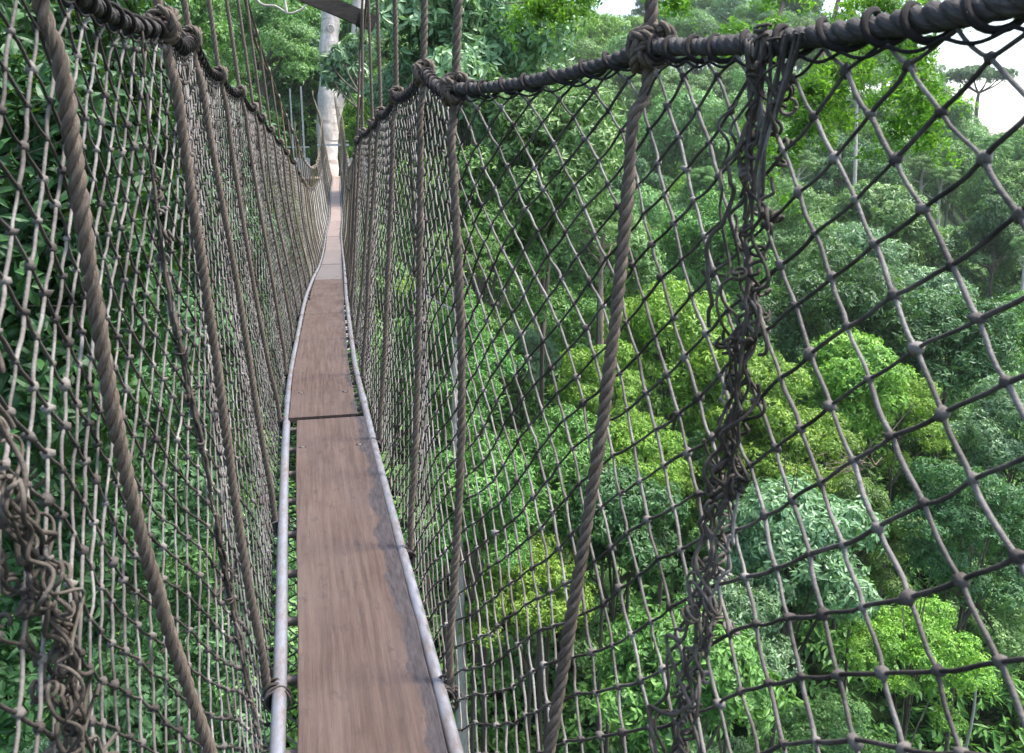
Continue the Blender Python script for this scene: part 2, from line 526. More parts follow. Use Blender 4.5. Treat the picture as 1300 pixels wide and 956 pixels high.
SPEC = []
specs = [
    dict(low=-.8, flat=1.0, lobes=46, ros=4200, L=.075, W=.027, per=7),
    dict(low=-.7, flat=.9, lobes=38, ros=3600, L=.085, W=.030, per=7, lobe_r=(.24, .44)),
    dict(low=-.8, flat=1.1, lobes=50, ros=4600, L=.055, W=.022, per=8, lobe_r=(.18, .34)),
    dict(low=-.6, flat=.8, lobes=60, ros=4600, L=.05, W=.02, per=8, lobe_r=(.14, .28)),
    dict(flat=1.3, lobes=40, ros=4400, L=.065, W=.026, per=7, lobe_r=(.2, .36), low=-.8),
    dict(low=-.8, flat=1.0, lobes=34, ros=3400, L=.095, W=.036, per=7, lobe_r=(.28, .46)),
]
for q, s in enumerate(specs):
    me, C, lr = crown_mesh('crown', 100+q, **s)
    tr = trunk_mesh('trunk', 200+q, C)
    tw = trunk_mesh('trunk', 200+q, C, .028, M_BARK_WHITE)
    SPEC.append((me, tr, tw))

def tree(pos, R, kind, leaf, label, group=None, pale=False, name='tree', cat='tree', rz=None, base=None):
    """pos = crown centre; the trunk goes down to the ground"""
    x, y, z = pos
    gz = float(ground_z(x, y)) if base is None else base
    root = thing(name, label, cat, (x, y, gz), random.uniform(0, 6.28) if rz is None else rz, group)
    h = max(z-gz, 1.5)
    me, tr, tw = SPEC[kind]
    c = link('crown', me, root); c.location = (0, 0, h); c.scale = (R, R, R)
    c.material_slots[0].link = 'OBJECT'; c.material_slots[0].material = LEAF[leaf]
    t = link('trunk', tw if pale else tr, root); t.scale = (R, R, h)
    return root

# ---- trees placed by hand: (px, py, depth, radius, mesh, leaf, label)
hand = [
    (600, 120, 33, 4.2, 5, 'silver', 'large rounded pale green tree right of the big forked trunk, clustered drooping leaves'),
    (690, 215, 31, 3.3, 1, 'pale', 'pale green tree behind the net just below the sagging right side rope'),
    (528, 150, 34, 2.3, 5, 'silver', 'pale leafy tree behind the right hanging ropes, close beside the forked trunk'),
    (610, 330, 30, 3.2, 4, 'mid', 'mid green tree behind the middle of the right net'),
    (850, 450, 36, 3.0, 0, 'yellow', 'bright yellow-green tree between the tangled net seam and the thick brown rope'),
    (945, 520, 34, 2.5, 0, 'yellow', 'bright yellow-green tree directly behind the tangled seam at mid height'),
    (1085, 505, 38, 2.6, 5, 'yellow', 'fresh green leafy tree just below the round dark glossy tree'),
    (800, 590, 31, 2.3, 3, 'yellow', 'yellow-green feathery tree behind the middle of the thick brown rope'),
    (770, 500, 33, 2.2, 2, 'yellow', 'small yellow-green tree just left of the thick brown rope on the right net'),
    (1000, 590, 33, 3.0, 3, 'yellow', 'yellow-green bushy tree right of the tangled net seam'),
    (1060, 425, 46, 4.4, 0, 'dark', 'round dark glossy green tree in the valley right of the net seam'),
    (1205, 450, 44, 3.5, 1, 'dark', 'dark dense tree crown near the right border, above the valley shrubs'),
    (1000, 720, 24, 2.4, 5, 'silver', 'silvery green broad-leaved tree low on the right below the yellow-green one'),
    (1235, 680, 26, 2.3, 2, 'dark', 'dark fine-leaved tree low at the right border'),
    (1140, 540, 40, 2.8, 3, 'yellow', 'light green spreading tree with bare twigs beside it in the valley'),
    (1160, 840, 22, 1.9, 3, 'yellow', 'light green bushy treetop at the bottom right corner'),
    (860, 900, 20, 2.2, 5, 'mid', 'mid green treetop under the lower end of the tangled seam'),
    (700, 620, 30, 2.6, 0, 'mid', 'green tree behind the net left of the thick brown rope'),
    (670, 760, 26, 2.3, 3, 'yellow', 'yellow-green treetop low behind the net beside the plank walkway'),
    (780, 680, 28, 2.2, 5, 'dark', 'dark broad-leaved treetop right behind the lower part of the thick brown rope'),
    (1090, 690, 30, 2.0, 4, 'olive', 'narrow olive green tree between the silvery tree and the dark one at the border'),
    (900, 330, 62, 4.5, 0, 'mid', 'mid green tree seen through the tangled seam at half height'),
    (760, 330, 55, 4.0, 1, 'pale', 'pale tree behind the top of the thick brown rope'),
    (980, 300, 75, 5.0, 2, 'pale', 'pale green tall tree right of the tangled seam under the overhanging branch'),
    (1120, 310, 85, 5.5, 5, 'pale', 'pale green rounded tree on the lower hillside, right half of the net'),
    (1260, 330, 80, 5.0, 4, 'dark', 'dark upright tree on the lower hillside at the right border'),
    (560, 470, 26, 2.4, 2, 'mid', 'mid green tree close behind the right net beside the plank walkway'),
    (600, 650, 24, 2.0, 0, 'mid', 'green treetop below the pale slender trunk behind the right net'),
    (1290, 560, 34, 2.4, 0, 'silver', 'silvery tree cut by the right border at mid height'),
    (930, 810, 22, 1.8, 1, 'silver', 'silvery treetop at the bottom between the seam and the yellow-green bush'),
    (200, 690, 17, 1.9, 3, 'pale', 'light green treetop low behind the left net between the two nearest left ropes'),
    (290, 780, 15, 1.5, 1, 'pale', 'pale leafy treetop at the bottom behind the left net beside the rail'),
    (255, 480, 22, 2.2, 0, 'mid', 'mid green tree behind the left net at half height'),
    (330, 60, 60, 4.5, 3, 'pale', 'light green layered tree on the slope left of the forked trunk'),
    (285, 150, 48, 3.6, 2, 'mid', 'mid green tree behind the knots of the left side rope'),
    (215, 60, 42, 3.4, 5, 'mid', 'green tree above the left side rope near its first knots'),
    (380, 110, 70, 4.0, 5, 'dark', 'dark tree directly left of the forked pale trunk'),
    (200, 380, 24, 2.4, 4, 'pale', 'slim light green tree behind the middle of the left net'),
]
for px, py, D, R, k, lf, lab in hand:
    p = at(px, py, D)
    tree(p, R, k, lf, lab)

# pale slender trunk behind the right net (emergent, forks out of sight)
def slender(px, py0, py1, D, rad, label, lean=0.0, crown='pale', R=1.6, group=None, bark=None):
    a = at(px, py1, D); b = at(px+lean, py0, D)
    gz = float(ground_z(a[0], a[1]))
    root = thing('slender_tree', label, 'tree', (a[0], a[1], gz), 0, group)
    dz = b-a
    m = MB()
    Q = smooth_path([[0, 0, -1], [0.05, .02, (a[2]-gz)*.5], [0, 0, a[2]-gz], [dz[0], dz[1], b[2]-gz], [dz[0]*1.2+.1, dz[1], b[2]-gz+R*1.2]], 24)
    tube(m, Q, np.linspace(rad*1.3, rad*.45, len(Q)), 8)
    rr_ = np.random.default_rng(int(px*7+py0))
    for q in range(5):
        az = rr_.uniform(0, 6.28); s = Q[-3-q]
        e = s+np.array([cos(az)*R*.8, sin(az)*R*.8, R*rr_.uniform(.3, .9)])
        tube(m, smooth_path([s, (s+e)/2+[0, 0, -.05*R], e], 8), np.linspace(rad*.35, rad*.1, 9), 5)
    m.build('trunk', bark or M_BARK_WHITE, root)
    c = link('crown', SPEC[3][0], root); c.location = Q[-1]; c.scale = (R, R, R*.8)
    c.material_slots[0].link = 'OBJECT'; c.material_slots[0].material = LEAF[crown]
slender(580, 395, 610, 24, .17, 'pale bare trunk standing behind the right net beside the second thick rope', R=1.3, crown='mid')
slender(763, 345, 420, 48, .2, 'short stretch of brownish pale trunk behind the thick brown rope', R=2.2, bark=M_TWIGS)
for px, y0, y1, D, ln, lab in [
    (1171, 240, 315, 120, -2, 'white slender trunk on the far hillside, left one of a close pair'),
    (1190, 255, 318, 118, 2, 'white slender trunk on the far hillside, right one of a close pair'),
    (1253, 215, 330, 110, 4, 'tall white trunk leaning slightly on the far hillside near the right border'),
    (1296, 340, 400, 75, 4, 'white trunk touching the right border at mid height'),
    (1120, 200, 270, 130, -6, 'thin grey trunk under the overhanging green branch'),
    (890, 255, 310, 100, 0, 'thin white trunk just left of the tangled seam'),
    (660, 90, 150, 70, 4, 'thin pale trunk above the sagging right side rope'),
    (1085, 130, 230, 105, 3, 'forked brownish trunk behind the overhanging branch'),
    (1010, 235, 290, 100, 2, 'thin white trunk right of the upper part of the tangled seam')]:
    slender(px, y0, y1, D, .0026*D, lab, ln, R=.022*D)

# ---- forest on the slopes, one tree each
def zone(az, r):
    if az < -3: return 'on the slope left of the walkway', 'left slope trees'
    if az < 14: return 'on the slope behind the forked trunk', 'trees behind the forked trunk'
    if r < 115: return 'in the valley on the right', 'valley trees'
    return 'on the far hillside on the right', 'far hillside trees'
def where(x, y, z):
    d_ = np.array([x, y, z-EYE]); D = d_.dot(FW); px = 650+1054*d_.dot(RT)/D; py = 433.5-1054*d_.dot(UP)/D
    h_ = [(-20, 'beyond the left border behind the net'), (100, 'behind the left net, outside the nearest rope'), (250, 'behind the left net by the nearest ropes'), (330, 'behind the first left hanging ropes'),
          (400, 'behind the far left hanging ropes'), (450, 'behind the forked trunk'), (520, 'behind the far right hanging ropes'), (600, 'behind the nearest straight ropes'),
          (700, 'behind the sagging right side rope'), (790, 'just left of the thick brown rope'), (880, 'just right of the thick brown rope'), (980, 'behind the tangled right seam'),
          (1060, 'just right of the tangled seam'), (1140, 'under the overhanging green branch'), (1220, 'right of the overhanging branch'), (1320, 'along the right border')]
    a_ = [q[1] for q in h_ if px < q[0]]; a_ = a_[0] if a_ else 'beyond the right border'
    v_ = 'above the frame' if py < 0 else 'near the skyline' if py < 110 else 'high up' if py < 200 else 'mid slope' if py < 300 else 'low' if py < 420 else 'lower' if py < 620 else 'at the bottom'
    return a_+', '+v_
placed = [tuple(at(h[0], h[1], h[2])[:2])+(h[3],) for h in hand]
def scatter(r0, r1, spacing, n, Rr, Hr, az0=-23, az1=47):
    c = 0; tries = 0
    while c < n and tries < 20000:
        tries += 1
        r = math.sqrt(random.uniform(r0*r0, r1*r1)); az = random.uniform(az0, az1)
        x, y = r*sin(radians(az)), r*cos(radians(az))
        R = random.uniform(*Rr)
        if abs(x) < R+2.0 and y < 56: continue
        if any((x-a)**2+(y-b)**2 < (spacing*.5*(1 if q < 5 else 1.1)+q*.45)**2 for a, b, q in placed): continue
        gz = float(ground_z(x, y)); h = random.uniform(*Hr)
        if r < 60: h = min(h, 30-r*.20-gz-R*.8) if az > 8 else h
        if h < 3: continue
        # keep the nearest crowns clear of the walkway and below the lens
        zt = gz+h
        if r < 75 and az < 14 and zt+R*.8 > 30+r*.28 and abs(az) < 5: continue
        placed.append((x, y, R))
        lf = random.choices(['pale', 'mid', 'dark', 'yellow', 'silver', 'olive'], [30, 24, 13, 18, 12, 8] if r > 60 else [26, 18, 12, 26, 18, 6])[0]
        col = {'pale': 'pale green', 'mid': 'mid green', 'dark': 'dark green', 'yellow': 'yellow-green', 'silver': 'silvery green', 'olive': 'olive green'}[lf]
        k = random.randrange(6)
        shp = ['rounded', 'broad', 'fine-leaved', 'flat-topped', 'tall narrow', 'large-leaved'][k]
        zn, gr = zone(az, r)
        tree((x, y, zt), R, k, lf, f'{shp} {col} tree {where(x, y, zt)}', gr, pale=random.random() < (.4 if az > 14 else .06))
        c += 1
    return c
n1 = scatter(14, 60, 4.6, 66, (2.0, 3.2), (4, 8))
n2 = scatter(60, 115, 7.4, 80, (3.6, 5.4), (6, 10))
n3 = scatter(115, 270, 12.0, 140, (6.0, 9.0), (9, 15))
by_label = {}
for o in scene.objects:
    if o.parent is None and o.name.startswith('tree') and 'label' in o: by_label.setdefault(o['label'], []).append(o)
for lab, os_ in by_label.items():
    if len(os_) == 1: continue
    os_.sort(key=lambda o: o.location.length)
    pre = {2: ['nearer', 'farther'], 3: ['nearest', 'middle', 'farthest']}.get(len(os_), ['nearest', 'second nearest', 'third nearest', 'fourth nearest', 'fifth nearest', 'sixth nearest', 'seventh nearest'])
    for o, q in zip(os_, pre): o['label'] = q+' '+lab

# ---- distant umbrella tree on the skyline, right
def umbrella_tree():
    D = 235
    c = at(1246, 92, D)
    gz = float(ground_z(c[0], c[1]))
    root = thing('umbrella_tree', 'tall flat-crowned umbrella tree standing above the skyline at the right', 'tree', (c[0], c[1], gz))
    h = c[2]-gz
    me, C, lr = crown_mesh('crown', 77, flat=.22, lobes=40, ros=2600, per=7, L=.06, W=.025, lobe_r=(.10, .2), low=0)
    cr = link('crown', me, root); cr.location = (0, 0, h-1.5); cr.scale = (11.5, 9, 11)
    cr.material_slots[0].link = 'OBJECT'; cr.material_slots[0].material = LEAF['dark']
    m = MB()
    P = smooth_path([[0, 0, -1], [.3, 0, h*.4], [-.2, 0, h*.75], [0, 0, h*.85]], 14)
    tube(m, P, np.linspace(.7, .35, len(P)), 8)
    for q in range(12):
        a = q*.523+.2; e = np.array([cos(a)*8, sin(a)*6.5, h-.5+random.uniform(-.6, 1)])
        tube(m, smooth_path([P[-2], P[-1]*.4+e*.6+[0, 0, -1.2], e], 10), np.linspace(.26, .06, 11), 5)
    m.build('trunk', M_BARK, root)
umbrella_tree()

# ---- undergrowth nobody could count
r = np.random.default_rng(5)
n = 56000
rad = np.concatenate([np.sqrt(r.uniform(8**2, 62**2, n//2)), np.sqrt(r.uniform(50**2, 150**2, n-n//2))]); az = np.radians(r.uniform(-28, 52, n))
x, y = rad*np.sin(az), rad*np.cos(az)
hh = np.clip((rad-14)/30, .3, 1)*2.6*np.abs(np.sin(x*.55+np.cos(y*.4)*2)*np.cos(y*.5+np.sin(x*.3)*2))*np.clip(rad/30, .6, 2.2)+r.uniform(0, .7, n)
P = np.stack([x, y, ground_z(x, y)+hh], 1)
nn = dirs(n, r); nn[:, 2] = np.abs(nn[:, 2])+.5; nn /= np.linalg.norm(nn, axis=1)[:, None]
m = MB(); leaves(m, P, nn, 7, .55, .22, r)
u = m.build('undergrowth', LEAF['mid'], smooth=False)
u['kind'] = 'stuff'; u['label'] = 'leafy undergrowth covering the forest floor between the trees'; u['category'] = 'undergrowth'

# ------------------------------------------------------------------ near broad-leaved trees on the left
def near_tree(name, label, boxes, leaf, seed, L, W, base, mat=M_BARK, per=6, nros=2600, cat='tree', droop=.4, shape=2, el=(-.7, .5)):
    """crown filled with foliage blobs given as (px, py, depth, radius); limbs run from the trunk to each blob"""
    r = np.random.default_rng(seed)
    bx, by = base
    gz = float(ground_z(bx, by))
    root = thing(name, label, cat, (bx, by, gz))
    o3 = np.array([bx, by, gz])
    cs = [(at(px, py, D)-o3, R) for px, py, D, R in boxes]
    mb = MB(); P = []; Nn = []
    tot = sum(R*R for _, R in cs)
    tw = MB()
    top = np.mean([c for c, _ in cs], axis=0)
    hmax = max(c[2] for c, _ in cs)
    T = smooth_path([[0, 0, -1], [.1, .05, hmax*.35], [-.1, .1, hmax*.7], [.05, 0, hmax*1.02]], 30)
    tube(tw, T, np.linspace(.24, .05, len(T)), 9)
    for c, R in cs:
        n = int(nros*R*R/tot)+4
        dd = dirs(n, r)
        dd[:, 2] = np.where((dd[:, 2] < 0) & (r.random(n) < .5), -dd[:, 2], dd[:, 2])
        P.append(c+dd*R*r.uniform(.25, 1.05, n)[:, None]); Nn.append(dd)
        s = T[np.argmin(abs(T[:, 2]-max(c[2]-.9*np.hypot(c[0], c[1])*.5, 1)))]
        Q = smooth_path([s, (s+c)/2+[0, 0, -.15], c], 14)
        tube(tw, Q, np.linspace(.06, .018, len(Q)), 6)
        for q in range(7):
            e = c+dirs(1, r)[0]*R*.9
            tube(tw, smooth_path([Q[-4], (Q[-4]+e)/2+[0, 0, .06], e], 7), np.linspace(.012, .004, 7 if False else len(smooth_path([Q[-4], (Q[-4]+e)/2, e], 7))), 5)
    leaves(mb, np.concatenate(P), np.concatenate(Nn), per, L, W, r, shape=shape, droop=droop, el=el)
    tw.build('trunk', mat, root)
    mb.build('crown', LEAF[leaf], root, smooth=False)
    return root
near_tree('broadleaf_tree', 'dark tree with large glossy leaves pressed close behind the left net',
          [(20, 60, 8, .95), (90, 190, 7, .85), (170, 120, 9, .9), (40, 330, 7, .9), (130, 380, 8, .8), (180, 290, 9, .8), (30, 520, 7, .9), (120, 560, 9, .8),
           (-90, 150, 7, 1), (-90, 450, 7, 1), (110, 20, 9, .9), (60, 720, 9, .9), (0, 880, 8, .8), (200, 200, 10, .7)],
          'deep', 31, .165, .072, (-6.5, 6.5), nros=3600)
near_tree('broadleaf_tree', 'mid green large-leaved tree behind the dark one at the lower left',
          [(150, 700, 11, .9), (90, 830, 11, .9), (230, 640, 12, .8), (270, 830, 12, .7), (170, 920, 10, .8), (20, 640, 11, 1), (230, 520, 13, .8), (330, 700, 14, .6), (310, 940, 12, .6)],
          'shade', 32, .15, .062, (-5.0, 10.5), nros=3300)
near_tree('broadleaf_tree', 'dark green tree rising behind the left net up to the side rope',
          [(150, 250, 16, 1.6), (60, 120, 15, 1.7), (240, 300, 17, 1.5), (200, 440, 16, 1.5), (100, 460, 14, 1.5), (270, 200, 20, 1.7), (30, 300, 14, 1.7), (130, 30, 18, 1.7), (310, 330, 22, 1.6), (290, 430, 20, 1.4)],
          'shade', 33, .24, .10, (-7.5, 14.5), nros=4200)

near_tree('sapling', 'leafy sapling crown in front of the forked pale trunk',
          [(420, 100, 44, .55), (435, 75, 44, .8), (452, 95, 44, .8), (455, 60, 44, .8), (440, 110, 44, .5), (418, 80, 44, .5)],
          'silver', 61, .42, .16, (1.6, 43.5), per=6, nros=520, cat='tree', shape=1)

# ------------------------------------------------------------------ branches hanging in from above on the right
def hanging_branch(label, start, spine, seed, n_sub, spread, leaf='bright', L=.06, W=.026):
    r = np.random.default_rng(seed)
    st = at(*start)
    root = thing('overhanging_branch', label, 'branch', tuple(st))
    S = smooth_path([at(*p)-st for p in [start]+spine], 40)
    tw = MB(); tube(tw, S, np.linspace(.03, .007, len(S)), 7)
    P, Nn = [], []
    for q in range(n_sub):
        k = r.integers(6, len(S)); s = S[k]
        e = s+dirs(1, r)[0]*[1, 1, .6]*spread*r.uniform(.4, 1.1)+[0, 0, -spread*.3]
        Q = smooth_path([s, (s+e)/2+[0, 0, spread*.15], e], 12)
        tube(tw, Q, np.linspace(.006, .002, len(Q)), 4)
        for z in range(3, len(Q)):           # compound leaf: leaflets in pairs on fine stalks
            dd = dirs(1, r)[0]; dd[2] -= .3
            e2 = Q[z]+dd*r.uniform(.10, .22)
            nq = 6
            for t in range(nq):
                P.append(Q[z]+(e2-Q[z])*(t+1)/nq); Nn.append(dd/np.linalg.norm(dd))
    tw.build('stem', M_BARK, root)
    m = MB(); leaves(m, np.array(P), np.array(Nn), 3, L, W, r, shape=1, droop=.2, el=(-.2, .6))
    m.build('foliage', LEAF[leaf], root, smooth=False)
hanging_branch('bright green leafy branch hanging in front of the hillside at the upper right', (1180, -160, 8.5),
               [(1130, -40, 8.5), (1080, 60, 8.2), (1050, 120, 8.1), (1010, 150, 8.0)], 51, 48, .6)
hanging_branch('drooping bright green spray of leaves lower at the upper right under the side rope', (1200, -120, 9),
               [(1180, 0, 9), (1160, 70, 8.8), (1170, 120, 8.6), (1160, 170, 8.6)], 52, 36, .5)
hanging_branch('bright green twig of leaves hanging near the top between seam and skyline', (1010, -150, 9),
               [(1000, -30, 9), (985, 30, 8.8), (960, 50, 8.8), (915, 20, 9)], 53, 12, .4)
hanging_branch('bright green leaf fringe hanging at the top above the thick brown rope', (860, -150, 10),
               [(790, -60, 10), (730, -10, 9.8), (690, 0, 9.8), (640, 5, 9.8)], 54, 26, .45)
hanging_branch('small leafy twig at the very top right of the thick rope', (1000, -120, 9),
               [(930, -50, 9), (880, -15, 9), (850, -5, 9)], 55, 8, .3)
hanging_branch('small dark leafy twig peeking in at the top right corner', (1330, -120, 8),
               [(1290, -50, 8), (1250, -10, 8), (1225, 15, 8)], 56, 7, .25, 'mid')
hanging_branch('green sprig hanging lower beside the tangled seam', (1100, -140, 10),
               [(1040, 80, 9.6), (980, 150, 9.5), (960, 190, 9.4), (985, 240, 9.4)], 57, 20, .4)

# ------------------------------------------------------------------ bare pale branch and dead twigs
def bare_branch(name, label, start, paths, r0, mat=M_BARK_WHITE):
    st = at(*start)
    root_ = MB()
    for pts, ra in paths:
        Q = smooth_path([at(*p)-st for p in pts], 20)
        tube(root_, Q, np.linspace(r0*ra, r0*ra*.45, len(Q)), 6)
    o = root_.build(name, mat); o.location = st
    o['label'] = label; o['category'] = 'branch'
bare_branch('bare_branch', 'bare white forked branch hanging at the top beside the left hanging ropes', (325, -30, 28),
            [([(310, -25, 28), (330, 4, 28), (350, 8, 28), (367, 17, 28), (385, 10, 28), (400, -8, 28)], 1), ([(364, 15, 28), (362, 0, 28), (363, -20, 28)], .8)], .055)
pp = []
r = np.random.default_rng(9)
for q in range(26):
    x0, y0 = 1095+r.normal()*12, 590+r.normal()*8
    x1, y1 = x0+r.normal()*38, y0+r.normal()*26-10
    pp.append(([(x0, y0, 31), ((x0+x1)/2+r.normal()*6, (y0+y1)/2+r.normal()*5, 31-.2), (x1, y1, 30.4+r.normal()*.4)], r.uniform(.3, 1)))
bare_branch('dead_twigs', 'tangle of bare pale twigs among the yellow-green valley trees', (1095, 600, 31), pp, .022, M_TWIGS)

# ------------------------------------------------------------------ the rope bridge
XC = spline([-3, 0, 2, 3, 4.2, 5.7, 8.3, 10.5, 14.6, 23, 27, 33.6, 48.5], [.13, .075, .014, -.03, -.075, -.108, -.114, -.098, -.068, -.03, .05, .1, .24])
ZP = spline([-3, 0, 2, 4.2, 6, 8.3, 10.5, 14.6, 19, 23, 27, 33.6, 40, 48.5], [-1.33, -1.375, -1.39, -1.37, -1.42, -1.475, -1.60, -1.93, -2.17, -2.26, -2.17, -1.86, -1.65, -1.52])
def xc(y): return XC(y)
def zp(y): return ZP(y)+EYE
Y0, Y1 = -1.6, 48.3
# knots: (Y, x, z) of the hanger knots on each side rope
KR = [(-1.6, .60, .24), (.12, .585, .148), (1.44, .552, .175)]
KL = [(-1.6, -.50, .22), (-.2, -.47, .22), (1.22, -.357, .24)]
v = ray(578, 112); KR.append((2.15, v[0]/v[1]*2.15, v[2]/v[1]*2.15))
for px, py, yy in [(538, 91, 2.85), (503, 121, 3.95), (483, 144, 5.1), (472.7, 156.5, 6.3), (460, 168, 7.5)]:
    v = ray(px, py); KR.append((yy, v[0]/v[1]*yy, v[2]/v[1]*yy))
for px, py, yy in [(206, 33, 2.02), (242, 49, 3.07), (279, 95, 4.25), (305, 117, 5.33), (322, 137, 6.4), (333, 150, 7.5), (344, 165, 8.6), (356, 181, 9.7)]:
    v = ray(px, py); KL.append((yy, v[0]/v[1]*yy, v[2]/v[1]*yy))
HH = spline([7, 10, 14, 17.5, 24, 36, 48.5], [1.58, 1.58, 1.45, 1.33, 1.33, 1.38, 1.42])
yy = KR[-1][0]+1.2
while yy < Y1+.3:
    wv = np.interp(yy, [8, 14, 44, 48], [.38, .42, .42, .34])
    KR.append((yy, float(XC(yy))+wv+random.uniform(-.012, .012), float(ZP(yy)+HH(yy))+random.uniform(-.02, .02))); yy += 1.2
yy = KL[-1][0]+1.15
while yy < Y1+.3:
    wv = np.interp(yy, [8, 14, 44, 48], [.43, .42, .42, .46])
    KL.append((yy, float(XC(yy))-wv+random.uniform(-.012, .012), float(ZP(yy)+HH(yy))+random.uniform(-.02, .02))); yy += 1.15
def side_fn(K, sag):
    ky = [k[0] for k in K]
    fx = spline(ky, [k[1] for k in K]); fz = spline(ky, [k[2] for k in K])
    kya = np.array(ky)
    def f(y):
        y = np.asarray(y, float)
        i = np.clip(np.searchsorted(kya, y)-1, 0, len(kya)-2)
        L = kya[i+1]-kya[i]; t = np.clip((y-kya[i])/L, 0, 1)
        lin_z = fz(kya[i])*(1-t)+fz(kya[i+1])*t; lin_x = fx(kya[i])*(1-t)+fx(kya[i+1])*t
        z = lin_z*.6+fz(y)*.4-sag*4*t*(1-t)*L
        return lin_x*.6+fx(y)*.4, z+EYE
    return f
SR = side_fn(KR, .028); SL = side_fn(KL, .038)
def top_of(sd_): return SR if sd_ > 0 else SL

def wall(sd_, y, t):
    """point of the net at length y, t = 0 side rope ... 1 below the rail ... >1 under the ladder"""
    tx, tz = top_of(sd_)(y)
    bx = xc(y)-.008+sd_*.240; bz = zp(y)-.06
    tt = np.clip(t, 0, 1)
    bul = .035*np.sin(pi*tt)*(1+.5*np.sin(y*2.1+sd_))+.018*np.sin(y*5.3+tt*4+sd_)*np.sin(pi*tt)
    x = tx*(1-tt)+bx*tt+sd_*bul
    z = tz*(1-tt)+bz*tt
    u_ = np.clip(t-1, 0, None)*1.55
    x = np.where(t > 1, bx-sd_*np.minimum(u_, .27)*.95, x)
    z = np.where(t > 1, bz-.05*np.sin(np.clip(u_/.27, 0, 1)*pi/2), z)
    return x, z

bridge = thing('rope_bridge', 'narrow plank walkway hung on ropes with knotted net sides leading to the forked tree', 'rope bridge', (0, 0, EYE-1.38))
BO = np.array([0, 0, EYE-1.38])
def bbuild(m, name, mat, parent=None, smooth=True):
    """meshes of the bridge are built in world metres; move them to the bridge's origin"""
    m.v = [q-BO for q in m.v]
    return m.build(name, mat, parent or bridge, smooth)

